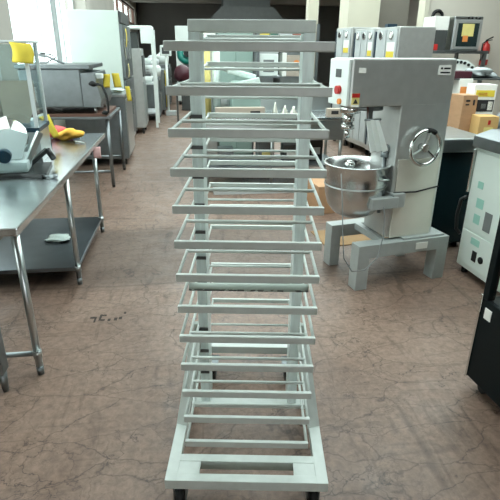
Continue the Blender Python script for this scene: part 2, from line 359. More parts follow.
tag(b.build('price_tag', 'pink'), 'pink paper tag hanging from the far end of the worktable', 'tag')

# glass guard case at the left edge
t = thing('display_guard', 'clear upright guard box with teal base standing on the worktable', 'guard', (-1.2, 3.86, .85), R(4))
for x, y in ((-.14, -.18), (.14, -.18), (-.14, .18), (.14, .18)): B().box(x-.012, x+.012, y-.012, y+.012, .24, .80).build('post', 'lgrey', t)
for x0, x1, y0, y1 in ((-.13, .13, -.183, -.177), (-.13, .13, .177, .183), (-.143, -.137, -.17, .17), (.137, .143, -.17, .17)): B().box(x0, x1, y0, y1, .25, .79).build('pane', 'glass_g', t)
B().box(-.16, .16, -.2, .2, .215, .245, .004).build('base_edge', 'navy', t)
B().box(-.15, .15, -.19, .19, .0, .215, .004).build('base_box', 'steel', t)
B().box(-.16, .16, -.2, .2, .80, .815, .003).build('top_edge', 'lgrey', t)
B().prism([(-.12, 0), (.05, 0), (.12, .16), (.12, .30), (-.12, .30)], .012, Matrix.Translation((.0, .02, .25))).build('inner_plate', 'taupe', t)
b = B().sheet(None, 8, 8, lambda i, j: Vector((-1.135+.13*i+.012*j+.01*math.sin(4*j), 3.668-.02*math.sin(5*i)-.012*j, 1.655-.125*j-.012*i)), .001)
tag(b.build('price_tag', 'yellow'), 'large yellow paper tag on the clear guard box', 'tag')

# food slicer (white and steel) at the left
t = thing('food_slicer', 'white and steel food slicer with black base and blue knob', 'slicer', (-1.2, 3.4, .85), R(8))
B().box(-.19, .16, -.16, .22, .02, .09, .02).build('body', 'lgrey', t)
B().box(-.2, .27, -.2, .16, .0, .02, .005).build('base', 'black', t)
B().box(-.12, .2, -.2, -.194, .03, .3, .002).build('guard', 'glass_g', t)
b = B(); b.lathe([(0, 0), (.13, 0), (.135, .006), (.13, .012), (.03, .03), (0, .03)], seg=40, mx=Matrix.Translation((.02, .08, .21)) @ Matrix.Rotation(R(62), 4, 'X')); b.build('blade', 'chrome', t)
B().prism([(-.17, 0), (.12, .02), (.17, .18), (-.06, .26), (-.17, .2)], .015, Matrix.Translation((0, -.09, .08)) @ Matrix.Rotation(R(-22), 4, 'X')).build('carriage', 'lgrey', t)
b = B(); b.cyl((.03, -.175, .13), (.03, -.125, .135), .042); b.build('knob', 'navy', t)
b = B(); b.box(-.15, .14, .1, .14, .24, .27, .008); b.build('arm', 'lgrey', t)
b = B(); b.bar((.14, -.05, .06), (.24, .02, .25), .03, .04, .006); b.build('guide_plate', 'steel', t)
b = B(); b.bar((.12, .02, .02), (.26, .09, .12), .035, .03, .006); b.cyl((.26, .09, .12), (.29, .11, .05), .02); b.build('handle', 'black', t)
tag(B().prism([(0, 0), (.16, .03), (.13, .12), (.02, .07)], .006, Matrix.Translation((-1.25, 3.25, 1.13)) @ Matrix.Rotation(R(-40), 4, 'X')).build('folded_card', 'paper'), 'folded white card lying on top of the food slicer', 'card')
# second small machine beside it
t = thing('mixing_head', 'small grey tabletop machine with blue foot under a yellow tag', 'machine', (-1.21, 4.33, .85), R(14))
B().box(-.1, .05, -.07, .12, .03, .18, .02).build('body', 'dgrey', t)
b = B(); b.bar((-.16, -.07, .17), (.06, .0, .25), .08, .04, .01); b.build('top_arm', 'lgrey', t)
for x, y in ((.04, -.05), (-.08, -.05), (-.02, .1)): B().cyl((x, y, 0), (x, y, .05), .04, .036).build('foot', 'navy', t)
b = B().sheet(None, 4, 10, lambda i, j: Vector((-1.185+.10*j+.075*i*(1-.45*j), 4.28-.01*math.sin(4*j)+.02*i-.03*j, 1.095+.02*i-.17*j)), .001)
tag(b.build('price_tag', 'yellow'), 'long yellow paper tag hanging off the small grey machine', 'tag')
t = thing('scraper_tool', 'small black hand tool with steel shaft lying on the worktable', 'tool', (-.93, 3.2, .85), R(-15))
b = B(); b.bar((-.17, 0, .012), (.02, .0, .012), .028, .022, .006); b.build('handle', 'black', t)
b = B(); b.cyl((.02, 0, .012), (.07, 0, .012), .008); b.blob((.085, 0, .015), .03, .018, .014, 3, .1); b.build('tip', 'steel_dark', t)
tag(B().blob((-1.15, 4.74, .905), .11, .09, .055, 11, .35).build('cloth', 'cloth_r'), 'crumpled pink-red cloth on the worktable behind the yellow one', 'cloth')
tag(B().blob((-1.03, 4.6, .9), .11, .08, .05, 12, .4).build('cloth', 'cloth_y'), 'crumpled yellow-orange cloth near the far end of the worktable', 'cloth')
tag(B().box(-1.08, -1.0, 4.83, 4.9, .85, .90, .008).build('small_box', 'navy'), 'small dark box at the far end of the worktable', 'box')
tag(B().cyl((-.97, 4.5, .857), (-.88, 4.42, .857), .006, seg=8).build('marker_pen', 'paper'), 'thin white stick lying in front of the yellow-orange cloth', 'pen')

# equipment just entering at the left edge
t = thing('undercounter_cabinet', 'grey steel cabinet edge with rounded foot at bottom left', 'cabinet', (0, 0, 0))
B().box(-1.5, -.94, 2.12, 2.2, .12, .66, .006).build('side_panel', 'steel_dark', t)
for x in (-1.4, -.965): B().cyl((x, 2.165, 0), (x, 2.165, .12), .014, .024).build('foot', 'steel_dark', t)

# ---------------------------------------------------------------- griddle on its stand, steel cabinet, big refrigerator
t = thing('equipment_stand', 'grey steel leg stand carrying the griddle', 'stand', (0, 0, 0))
for u, v in ((-.93, 6.16), (-.9, 7.1), (-1.8, 6.16), (-1.8, 7.1)):
    l = B(); l.cyl((u, v, .03), (u, v, .84), .022); l = l.build('leg', 'steel_dark', t); B().cyl((u, v, 0), (u, v, .03), .018).build('foot', 'rubber', l)
for v in (6.16, 7.1): B().cyl((-1.8, v, .2), (-.915, v, .2), .016).build('cross_rail', 'steel_dark', t)
B().box(-1.85, -.88, 6.1, 7.15, .84, .87, .004).build('shelf', 'steel_dark', t)
t = thing('griddle', 'boxy stainless steel griddle with flat hood on a leg stand', 'griddle', (0, 0, 0))
B().box(-1.84, -1.17, 6.08, 7.0, .98, 1.40, .012).build('body', 'steel_dark', t)
B().prism([(-1.17, .98), (-1.17, 1.36), (-1.02, 1.36), (-.96, 1.06), (-.98, .98)], .9, Matrix.Translation((0, 6.09, 0)), .004).build('front_panel', 'steel_dark', t)
B().box(-1.86, -1.05, 6.05, 7.05, 1.40, 1.445, .006).build('hood', 'steel_dark', t)
B().box(-1.8, -.92, 6.1, 7.0, .87, .905, .004).build('drip_tray', 'brown', t)
for u, v in ((-1.75, 6.15), (-1.05, 6.15), (-1.75, 6.9), (-1.05, 6.9)): B().cyl((u, v, .905), (u, v, .98), .018).build('foot', 'steel', t)
B().box(-1.06, -.94, 6.2, 6.3, 1.29, 1.345, .01).build('plug_socket', 'white', t)
b = B(); b.tube([(-1.02, 6.08, 1.23), (-.98, 6.06, 1.24), (-.93, 6.05, 1.22), (-.895, 6.05, 1.12), (-.885, 6.05, 1.0), (-.89, 6.06, .93), (-.96, 6.06, .91)], .014); b.blob((-1.04, 6.07, 1.24), .045, .03, .03, 2, .2); b.blob((-.93, 6.06, .92), .04, .03, .025, 2, .2); b.build('power_hose', 'rubber', t)
b = B().tube([(-1.95, 6.3, 1.5), (-1.75, 6.3, 1.56), (-1.55, 6.28, 1.53), (-1.42, 6.26, 1.47), (-1.36, 6.24, 1.455)], .012); b.tube([(-1.7, 6.3, 1.455), (-1.55, 6.2, 1.46), (-1.42, 6.15, 1.52), (-1.5, 6.25, 1.55), (-1.62, 6.3, 1.56)], .008)
tag(b.build('wire_handle', 'steel_dark'), 'bent wire handle lying on top of the griddle hood', 'handle')
for k, (u, v, z, w, hh, lab) in enumerate(((-.97, 6.5, 1.33, .08, .16, 'yellow paper tag hanging at the front corner of the griddle, left of its twin'), (-.90, 6.7, 1.33, .09, .17, 'yellow paper tag at the front corner of the griddle, right of its twin'), (-.82, 7.35, 1.13, .06, .2, 'yellow paper tag hanging on the small steel cabinet'))):
    b = B().sheet(None, 5, 6, lambda i, j: Vector((u+w*i+.02*j*(1 if k else -1), v-.02*math.sin(3*i+j), z-hh*j)), .001); tag(b.build('price_tag', 'yellow'), lab, 'tag')
t = thing('steel_cabinet', 'low stainless steel cabinet between griddle and white refrigerator', 'cabinet', (0, 0, 0))
B().box(-1.7, -.85, 7.4, 8.3, .1, .98, .008).build('body', 'steel_dark', t)
B().box(-1.72, -.83, 7.38, 8.32, .98, 1.02, .006).build('top', 'steel', t)
for u in (-1.6, -.92):
    for v in (7.5, 8.2): B().cyl((u, v, 0), (u, v, .1), .02).build('foot', 'rubber', t)
B().box(-.85, -.835, 7.45, 8.25, .15, .94, .004).build('door', 'steel', t)
tag(B().blob((-.98, 7.6, 1.055), .12, .1, .035, 8, .4).build('plastic_wrap', 'bag'), 'crumpled white wrapping on top of the low steel cabinet', 'wrap')
t = thing('refrigerator', 'tall white upright refrigerator with dark steel doors', 'refrigerator', (0, 0, 0))
B().box(-1.8, -1.0, 8.8, 10.1, .1, 2.18, .01).build('body', 'fridge', t)
for v0 in (8.82, 9.47):
    for z0, z1_ in ((.2, 1.12), (1.15, 1.98)):
        d = B().box(-1.0, -.95, v0, v0+.62, z0, z1_, .006).build('door', 'steel_dark', t); B().box(-.95, -.925, v0+.02, v0+.05, z0+.3, z0+.6, .005).build('handle', 'chrome', d)
B().box(-1.0, -.955, 8.82, 10.08, 2.0, 2.17, .005).build('top_grille', 'dgrey', t)
B().box(-1.0, -.955, 8.82, 10.08, .1, .18, .005).build('kick_plate', 'steel', t)
for u in (-1.7, -1.08):
    for v in (8.9, 10.0): B().cyl((u, v, 0), (u, v, .1), .025).build('foot', 'rubber', t)
b = B().sheet(None, 4, 6, lambda i, j: Vector((-.915+.01*math.sin(4*j), 8.9+.14*i, 1.92-.28*j)), .001); tag(b.build('price_tag', 'yellow'), 'yellow paper tag on the upper door of the white refrigerator', 'tag')
b = B().sheet(None, 4, 6, lambda i, j: Vector((-.915+.01*math.sin(4*j), 8.9+.1*i, 1.38-.22*j)), .001); tag(b.build('price_tag', 'yellow2'), 'faded yellow tag midway down the white refrigerator door', 'tag')

# ---------------------------------------------------------------- left row further down the aisle
t = thing('display_shelf', 'tall white-topped shelving with white posts beyond the refrigerator', 'shelf', (0, 0, 0))
B().box(-1.75, -.62, 11.2, 12.0, 2.0, 2.06, .01).build('canopy', 'white', t); B().box(-.85, -.62, 11.2, 11.25, 1.72, 2.0, .005).build('canopy_panel', 'white', t)
for u, v in ((-.62, 11.22), (-.62, 11.98), (-1.72, 11.22), (-1.72, 11.98)): B().box(u-.025, u+.025, v-.025, v+.025, 0, 2.0).build('post', 'white', t)
for z in (.3, .9, 1.3): B().box(-1.74, -.63, 11.21, 11.99, z, z+.03).build('shelf', 'lgrey', t)
B().box(-1.7, -.95, 11.6, 11.95, 1.34, 1.95, .01).build('back_panel', 'dgrey', t)
for k, (u, v, z, w, hh, m_, lab) in enumerate(((-.82, 11.4, 1.33, .16, .1, 'white', 'white tray lying on top of the stack in the white-topped shelving'), (-.84, 11.42, .93, .18, .14, 'white', 'white tub on the middle shelf of the white-topped shelving'), (-.86, 11.42, 1.12, .16, .08, 'lgrey', 'grey tray in the middle of the white-topped shelving'))):
    b = B(); b.lathe([(0, 0), (w*.85, 0), (w, hh), (w*.92, hh), (w*.8, .02), (0, .02)], (u, v, z), 28); tag(b.build('tub', m_), lab, 'tub')
tag(B().box(-1.0, -.7, 11.3, 11.6, 1.07, 1.12, .005).build('board', 'grey'), 'grey board under the grey tray in the white-topped shelving', 'board')
def machine(name, lab, cat, u0, u1, v0, v1, h, m_, m2, extra=None):
    t = thing(name, lab, cat, (0, 0, 0))
    B().box(u0, u1, v0, v1, .12, h, .012).build('body', m_, t)
    s = u1 if u1 < 1 else u0; d = .02 if u1 < 1 else -.02
    B().box(min(s, s+d), max(s, s+d), v0+.04, v1-.04, .18, h*.62, .004).build('door', m2, t)
    B().box(min(s, s+d), max(s, s+d), v0+.04, v1-.04, h*.68, h*.92, .004).build('control_panel', 'dgrey', t)
    for u in (u0+.06, u1-.06):
        for v in (v0+.06, v1-.06): B().cyl((u, v, 0), (u, v, .12), .022).build('foot', 'rubber', t)
    return t
machine('warming_cabinet', 'grey boxy cabinet between the refrigerator and the white-topped shelving', 'cabinet', -1.75, -.80, 10.35, 11.0, 1.62, 'steel_paint', 'steel')
machine('steel_counter', 'waist-high dark steel counter past the white-topped shelving', 'counter', -1.6, -.58, 12.3, 13.2, 1.0, 'steel_dark', 'steel_dark')
t = machine('boiler', 'steel machine with yellow-trimmed pipe further down the left row', 'machine', -1.5, -.5, 13.5, 14.5, 1.12, 'steel_dark', 'dgrey')
B().tube([(-.46, 13.6, .2), (-.46, 13.6, 1.1)], .03).build('pipe', 'yellow', t)
machine('steel_oven', 'dull steel oven block in the far part of the left row', 'oven', -1.4, -.4, 14.9, 16.2, 1.2, 'steel_dark', 'dgrey')
machine('steel_oven', 'last low steel block before the teal wheel in the left row', 'oven', -1.3, -.42, 16.6, 18.0, 1.15, 'dgrey', 'steel_dark')
for u, v, z, m_, lab in ((-.75, 12.6, 1.0, 'white', 'white steamer pot on the waist-high dark counter'), (-.85, 14.2, 1.12, 'lgrey', 'light grey pot on the machine with the yellow pipe'), (-.62, 15.3, 1.2, 'white', 'white pot on the dull steel oven block')):
    b = B(); b.lathe([(0, 0), (.2, 0), (.22, .2), (.2, .24), (.08, .28), (.03, .34), (0, .34)], (u, v, z), 28); tag(b.build('pot', m_), lab, 'pot')
t = thing('electric_scale', 'white scale head on a post in the far left row', 'scale', (-.42, 13.35, 0))
B().box(-.07, .2, -.08, .08, 0, .12, .01).build('base', 'lgrey', t); B().cyl((0, 0, .12), (0, 0, 1.45), .03).build('post', 'white', t)
hd = B().box(-.14, .14, -.06, .06, 1.45, 1.7, .02).build('head', 'white', t); B().box(-.09, .09, -.064, -.06, 1.5, 1.65).build('screen', 'dgrey', hd)
machine('white_cabinet', 'white upright cabinet far down the aisle left of the rack', 'cabinet', -.2, .55, 16.0, 16.8, 2.25, 'white', 'white')
t = thing('drum_blower', 'round teal blower wheel on a stand left of the rack', 'blower', (.12, 14.6, 0))
b = B(); b.lathe([(.1, -.12), (.26, -.12), (.28, -.08), (.28, .08), (.26, .12), (.1, .12), (.1, -.12)], seg=32, mx=Matrix.Translation((0, 0, 1.5)) @ Matrix.Rotation(R(80), 4, 'X')); b.build('wheel', 'teal', t)
b = B(); b.box(-.2, .2, -.15, .15, 0, 1.22, .02); b.build('stand', 'dgrey', t); B().cyl((0, -.2, 1.5), (0, .2, 1.5), .09).build('hub', 'black', t)
tag(B().blob((-.02, 12.2, .66), .2, .2, .2, 4, .05).build('bucket', 'maroon', None), 'dark maroon round tub on a stool left of the rack', 'tub')
bpy.data.objects['bucket'].location = (0, 0, .42)
t = thing('stool', 'small dark stool under the maroon tub', 'stool', (-.02, 12.2, 0))
B().box(-.18, .18, -.18, .18, .82, .88, .01).build('seat', 'dgrey', t)
for x in (-.15, .15):
    for y in (-.15, .15): B().box(x-.02, x+.02, y-.02, y+.02, 0, .82).build('leg', 'dgrey', t)

# ---------------------------------------------------------------- middle ground behind the rack
t = thing('sink_table', 'long steel sink table standing crosswise behind the rack', 'table', (0, 0, 0))
B().box(.2, 1.98, 5.98, 6.72, .82, .855, .006).build('tabletop', 'steel_top', t)
B().box(.2, 1.98, 6.70, 6.73, .855, 1.05, .004).build('backsplash', 'steel', t)
B().box(.22, 1.96, 5.985, 6.0, .58, .82, .003).build('apron', 'steel', t)
for u in (.24, 1.06, 1.94):
    for v in (6.03, 6.68): B().cyl((u, v, 0), (u, v, .82), .02).build('leg', 'steel', t)
B().box(.24, 1.94, 6.0, 6.7, .24, .265, .003).build('undershelf', 'steel_dark', t)
t2 = B().box(.30, 1.32, 5.66, 5.80, 0, .06, .004); tag(t2.build('channel_bar', 'lgrey'), 'pale grey metal channel bar lying on the floor behind the rack', 'bar')
for k, (u, hh, r_, lab) in enumerate(((1.10, .17, .035, 'white squeeze bottle with tall neck on the sink table'), (1.22, .13, .045, 'white cone funnel beside the squeeze bottle on the sink table'), (1.33, .12, .05, 'rightmost white cone funnel on the sink table'))):
    b = B(); b.lathe([(0, 0), (r_, 0), (r_, hh*.35), (r_*.35, hh*.8), (r_*.3, hh), (0, hh)], (u, 6.1, .855), 20); tag(b.build('bottle', 'cream'), lab, 'bottle')
t = thing('control_box', 'small beige control box with dark display at the sink table end', 'box', (1.83, 6.05, .855)); B().box(-.09, .09, -.05, .05, 0, .1, .006).build('body', 'taupe', t); B().box(-.045, .045, -.054, -.05, .035, .075).build('display', 'ink', t)
t = thing('control_box', 'grey switch box with dark marking on the left half of the sink table', 'box', (.66, 6.05, .855)); B().box(-.3, .3, -.05, .05, 0, .12, .006).build('body', 'taupe', t); B().box(.12, .24, -.054, -.05, .04, .08).build('marking', 'ink', t)
for k, (u, v, w, d, h0, m_, m2, lab) in enumerate(((1.02, 6.3, .2, .2, .26, 'grey', 'yellow2', 'grey motor box with yellow label under the sink table'), (1.35, 6.3, .22, .22, .22, 'dgrey', 'paper', 'dark motor box with white label under the sink table'), (1.68, 6.35, .18, .25, .3, 'black', 'lgrey', 'black case at the right end under the sink table'), (.5, 6.35, .2, .22, .18, 'steel_dark', 'ink', 'steel pan box at the left end under the sink table'))):
    t = thing('storage_box', lab, 'box', (u, v, .265)); B().box(-w/2, w/2, -d/2, d/2, 0, h0, .01).build('body', m_, t); B().box(-w*.3, w*.3, -d/2-.003, -d/2, h0*.3, h0*.6).build('label_sticker', m2, t)
tag(B().box(1.47, 1.60, 5.3, 5.45, 0, .17, .004).build('cardboard_box', 'card_y'), 'small yellowish cardboard box on the floor behind the rack', 'box')
# tall cabinet in sage green, appliance with sign, rolls, bags
t = thing('tall_cabinet', 'tall sage green cabinet behind the sink table', 'cabinet', (0, 0, 0)); B().box(.49, .99, 7.4, 7.95, .05, 1.9, .01).build('body', 'sage', t)
for x in (.5, .75): d = B().box(x, x+.235, 7.385, 7.4, .15, 1.84, .004).build('door', 'sage', t); B().box(x+(.19 if x < .6 else .02), x+(.21 if x < .6 else .04), 7.37, 7.385, 1.7, 1.78).build('handle', 'dgrey', d)
B().box(.5, .98, 7.41, 7.9, 0, .05).build('plinth', 'dgrey', t)
t = thing('slim_cabinet', 'slim grey cabinet with white paper sign left of the sage cabinet', 'cabinet', (0, 0, 0)); B().box(.2, .47, 7.45, 7.9, 0, 1.9, .008).build('body', 'steel_paint', t); B().box(.30, .465, 7.443, 7.45, 1.775, 1.865).build('sign', 'paper', t)
for u, m_, h0, lab in ((.285, 'yellow2', .78, 'pale yellow upright roll behind the left rack post'), (.405, 'bag', .76, 'pale blue-white upright roll beside the yellow roll')):
    b = B(); b.cyl((u, 6.45, .855), (u, 6.45, .855+h0), .05); b.cyl((u, 6.45, .855+h0), (u, 6.45, .855+h0+.02), .03); tag(b.build('film_roll', m_), lab, 'roll')
t = thing('wrapped_machine', 'low machine wrapped in clear plastic on the sink table', 'machine', (.73, 6.42, .855)); B().box(-.15, .22, -.14, .14, 0, .4, .02).build('body', 'sage', t)
b = B(); b.bar((-.2, -.02, .53), (.16, .0, .44), .14, .07, .02); b.blob((-.17, -.02, .55), .08, .09, .06, 21, .3); b.build('plastic_cover', 'bag', t); b = B(); b.bar((-.16, -.15, .34), (.2, -.15, .42), .04, .07, .015); b.blob((.0, -.16, .28), .14, .04, .05, 22, .4); b.build('plastic_cover', 'bag', t)
t = thing('storage_rack', 'open steel shelf rack with dark clutter behind the sink table', 'rack', (0, 0, 0))
for u in (1.03, 1.86):
    for v in (7.15, 7.65): B().box(u-.018, u+.018, v-.018, v+.018, 0, 1.95).build('post', 'steel_dark', t)
for z in (.4, .85, 1.27, 1.74): B().box(1.03, 1.86, 7.15, 7.65, z-.02, z).build('shelf', 'steel_dark', t)
t = thing('label_scale', 'white scale with grey screen on the storage rack', 'scale', (1.15, 7.25, 1.27)); B().box(-.1, .17, -.08, .12, .0, .3, .015).build('body', 'white', t); B().box(-.04, .11, -.084, -.08, .06, .22).build('screen', 'grey', t); B().box(-.1, .17, -.08, .12, .3, .34, .01).build('top', 'lgrey', t)
t = thing('storage_box', 'taupe box with orange dot and white edge on the storage rack', 'box', (1.58, 7.28, 1.27)); B().box(-.14, .24, -.1, .14, 0, .28, .006).build('body', 'taupe', t); B().box(-.2, -.14, -.1, .14, 0, .31, .005).build('edge', 'paper', t); B().cyl((0, -.103, .18), (0, -.1, .18), .04).build('dot', 'orange', t)
for u, w, h0, m_, z, lab in ((1.12, .14, .11, 'yellow', 1.74, 'yellow carton at the left of the storage rack top shelf'), (1.26, .1, .09, 'green', 1.74, 'dark green carton on the storage rack top shelf'), (1.42, .18, .1, 'lgrey', 1.74, 'light grey carton in the middle of the storage rack top shelf'), (1.62, .2, .1, 'rust', 1.74, 'reddish brown carton on the storage rack top shelf'), (1.785, .1, .1, 'ink', 1.74, 'black carton at the right of the storage rack top shelf'),
                           (1.1, .12, .2, 'ink', .85, 'black canister at the left of the waist-high rack shelf'), (1.24, .12, .24, 'maroon', .85, 'maroon canister on the waist-high rack shelf'), (1.38, .13, .18, 'lgrey', .85, 'light grey canister on the waist-high rack shelf'), (1.53, .12, .25, 'ink', .85, 'tall black canister on the waist-high rack shelf'), (1.665, .12, .26, 'green', .85, 'dark green canister on the waist-high rack shelf'), (1.79, .1, .2, 'taupe', .85, 'taupe canister on the waist-high rack shelf')):
    b = B()
    if z > 1.7: b.box(u-w/2, u+w/2, 7.18, 7.4, z, z+h0, .005)
    else: b.lathe([(0, 0), (w/2, 0), (w/2, h0*.75), (w*.3, h0*.85), (w*.3, h0), (0, h0)], (u, 7.28, z), 20)
    tag(b.build('carton' if z > 1.7 else 'canister', m_), lab, 'carton' if z > 1.7 else 'canister')
t = thing('big_hood', 'large pale metal hood in the dark far end of the hall', 'hood', (0, 0, 0))
B().prism([(1.0, 2.6), (4.3, 2.6), (3.7, 3.2), (1.6, 3.2)], 1.6, Matrix.Translation((0, 21.5, 0))).build('canopy', 'dgrey', t)
B().box(1.7, 3.6, 21.8, 22.8, 3.2, 4.2).build('duct', 'dgrey', t)
for k, (u, v, h0) in enumerate(((.9, 12.4, 1.75), (1.6, 12.6, 1.7), (2.3, 12.2, 1.78))): machine('steel_machine', ('left', 'middle', 'right')[k]+' one of three dull steel machines far behind the rack', 'machine', u, u+.6, v, v+.8, h0, 'steel_dark', 'dgrey')

# ---------------------------------------------------------------- planetary mixer
t = thing('planetary_mixer', 'large floor-standing planetary mixer with steel bowl right of the rack', 'mixer', (1.213, 3.066, 0), R(11.15))
b = B(); b.box(-.045, .72, -.02, .085, .245, .345, .004); b.box(-.045, .05, -.02, .085, 0, .25, .004); b.box(.62, .72, -.02, .085, 0, .25, .004); b.build('near_leg_frame', 'frame_grey', t)
b = B(); b.box(-.02, .70, .44, .545, .245, .345, .004); b.box(-.02, .065, .44, .545, 0, .25, .004); b.box(.62, .70, .44, .545, 0, .25, .004); b.build('far_leg_frame', 'frame_grey', t)
b = B(); b.box(.18, .23, .085, .44, .3, .35, .004); b.box(.33, .69, .0, .53, .345, .36, .004); b.build('floor_plate', 'frame_grey', t)
b = B(); b.box(.21, .60, .05, .36, .36, 1.30, .01); b.build('column', 'steel_paint', t)
B().box(.235, .575, .04, .05, .36, .93, .003).build('access_panel', 'cream', t)
b = B(); b.box(-.175, .60, .05, .32, 1.285, 1.575, .012); b.build('head', 'steel_paint', t)
cp = B().box(-.195, -.175, .06, .31, 1.29, 1.57, .006).build('control_panel', 'white', t)
B().box(-.198, -.195, .15, .22, 1.46, 1.51).build('display', 'dgrey', cp)
B().cyl((-.22, .16, 1.385), (-.195, .16, 1.385), .026).build('stop_button', 'red', cp); B().cyl((-.21, .14, 1.315), (-.195, .14, 1.315), .018).build('start_button', 'orange', cp)
l = B().box(-.165, -.11, .046, .05, 1.287, 1.37).build('warning_label', 'yellow2', t); B().box(-.165, -.11, .0445, .046, 1.345, 1.37).build('warning_strip', 'red', l); B().box(-.165, -.11, .0445, .046, 1.287, 1.302).build('white_strip', 'paper', l)
b = B(); b.prism([(-.155, 1.308), (-.12, 1.308), (-.1375, 1.338)], .0015, Matrix.Translation((0, .0445, 0))); b.build('warning_symbol', 'ink', l)
B().box(-.13, -.08, .047, .05, 1.49, 1.52).build('maker_plate', 'paper', t)
l = B().box(.46, .56, .047, .05, 1.475, 1.535).build('rating_plate', 'paper', t); b = B(); b.box(.475, .49, .0455, .047, 1.51, 1.522); b.box(.50, .55, .0455, .047, 1.51, 1.52); b.box(.475, .55, .0455, .047, 1.485, 1.494); b.build('print', 'ink', l)
b = B(); b.cyl((-.08, .2, 1.285), (-.08, .2, 1.235), .07); b.cyl((-.09, .2, 1.235), (-.09, .2, 1.16), .032); b.cyl((-.09, .2, 1.16), (-.09, .2, 1.13), .045); b.cyl((-.09, .2, 1.13), (-.09, .2, 1.07), .018); b.cyl((-.13, .2, 1.19), (-.05, .2, 1.19), .012); b.build('planetary_hub', 'chrome', t)
b = B(); b.cyl((.03, .2, 1.285), (.03, .2, 1.255), .12); b.build('ring_gear', 'steel_dark', t)
for k in range(3):
    x0 = -.03+.028*k; x1_ = .025+.042*k; B().prism([(x0, 1.20), (x0+.03, 1.20), (x1_+.042, .995), (x1_, .985)], .01, Matrix.Translation((0, .07-.008*k, 0)), .003).build('guard_fin', 'white', t)
b = B(); b.cyl((-.02, .09, 1.29), (.03, .09, 1.0), .006); b.build('guard_rod', 'brown', t)
b = B(); b.bar((.0, .075, 1.29), (.0, .075, 1.18), .03, .006); b.cyl((-.04, .075, 1.20), (.08, .075, 1.20), .007); b.build('guard_bracket', 'steel_dark', t)
b = B(); b.cyl((.20, .16, .99), (.20, .16, .52), .013); b.cyl((.20, .16, .93), (.20, .16, .97), .03); b.blob((.20, .16, .99), .04, .035, .03, 1, .1); b.build('lift_rod', 'steel_dark', t)
bc = (.03, .235)
b = B(); b.lathe([(0, 0), (.08, .006), (.15, .04), (.195, .1), (.215, .18), (.222, .28), (.224, .385), (.236, .392), (.236, .398), (.22, .398), (.212, .28), (.205, .18), (.186, .106), (.145, .052), (.08, .018), (0, .012)], (bc[0], bc[1], .49), 56); bo = b.build('bowl', 'bowl_steel', t)
b = B(); b.lathe([(.2225, 0), (.2245, .002), (.2245, .008), (.2225, .01)], (bc[0], bc[1], .73), 56); b.build('bowl_seam', 'steel', bo)
b = B(); b.lathe([(0, 0), (.03, .0), (.034, .03), (.02, .05), (0, .055)], (-.05, .2, .86), 24); b.cyl((-.05, .2, .87), (-.07, .22, .60), .013); b.build('beater_tool', 'chrome', t)
b = B(); b.tube([(.085, .018, .80), (.11, -.01, .81), (.16, .02, .80), (.17, .06, .80)], .007); b.build('bowl_handle', 'steel', bo)
b = B(); b.box(.03, .24, -.01, .05, .60, .68, .006); b.box(.2, .3, .0, .1, .60, .70, .006); b.build('near_cradle_arm', 'frame_grey', t)
b = B(); b.box(.03, .24, .43, .49, .60, .68, .006); b.box(.2, .3, .3, .49, .60, .70, .006); b.box(.2, .26, .08, .36, .60, .68, .004); b.build('far_cradle_arm', 'frame_grey', t)
wc = Vector((.405, .0, 1.01)); b = B(); b.tube([wc+Vector((.116*math.cos(2*PI*k/36), 0, .116*math.sin(2*PI*k/36))) for k in range(36)], .0145, 10, True); wh = b.build('hand_wheel', 'chrome', t)
b = B()
for a in (80, 200, 320): b.bar(wc+Vector((.02*math.cos(R(a)), .012, .02*math.sin(R(a)))), wc+Vector((.115*math.cos(R(a)), 0, .115*math.sin(R(a)))), .012, .026, .003, up=(0, 1, 0))
b.cyl(wc+Vector((0, .05, 0)), wc+Vector((0, -.01, 0)), .026); b.build('spokes', 'chrome', wh)
b = B(); b.tube([wc+Vector((.118*math.cos(R(a)), 0, .118*math.sin(R(a)))) for a in range(56, 98, 6)], .017, 10); b.build('grip', 'rubber', wh)
b = B(); b.tube([(-.19, .06, .86), (-.20, .0, .7), (-.2, -.05, .45), (-.19, -.07, .3), (-.13, -.09, .2), (-.02, -.08, .19), (.08, -.07, .27), (.12, -.05, .42), (.125, -.03, .56), (.12, -.01, .62)], .004, 8); b.build('cable', 'grey', t)
B().box(.43, .53, -.024, -.02, .27, .32, .001).build('frame_plate', 'paper', t)
b = B(); b.tube([(.22, .035, .70), (.4, .03, .695), (.59, .035, .72)], .006, 8); b.build('side_cord', 'rubber', t)
tag(B().box(-.38, .32, -.2, .2, 0, .008).build('cardboard_sheet', 'card_d', None, (1.55, 4.13, 0), R(6)), 'flat piece of old brown cardboard on the floor behind the mixer', 'cardboard')
tag(B().box(-.18, .35, -.22, .2, 0, .30, .003).build('cardboard_box', 'card', None, (1.5, 5.05, .0), R(8)), 'low brown cardboard box on the floor behind the mixer', 'box')

# ---------------------------------------------------------------- right side: dark machine, white machine, black showcase
t = thing('dough_machine', 'dark teal sided machine with pale grey top right of the mixer', 'machine', (0, 0, 0))
B().box(1.94, 2.42, 3.75, 4.35, .05, .86, .01).build('body', 'dark_teal', t)
B().box(1.9, 2.46, 3.70, 4.38, .86, .97, .012).build('top', 'steel', t)
for u in (2.0, 2.36):
    for v in (3.82, 4.28): B().cyl((u, v, 0), (u, v, .05), .025).build('foot', 'rubber', t)
t = thing('ice_machine', 'white panelled machine with mint stickers and dark grey top', 'machine', (2.1, 3.32, 0), R(3))
B().box(0, .62, -.6, 0, .06, .98, .008).build('body', 'panel', t)
B().box(-.008, 0, -.58, -.02, .10, .36, .002).build('lower_panel', 'panel', t); B().box(-.008, 0, -.58, -.02, .38, .95, .002).build('side_panel', 'panel', t)
B().prism([(-.03, .98), (.64, .98), (.64, 1.12), (.10, 1.10), (-.03, 1.06)], .64, Matrix.Translation((0, -.62, 0)), .006).build('top_console', 'steel_dark', t)
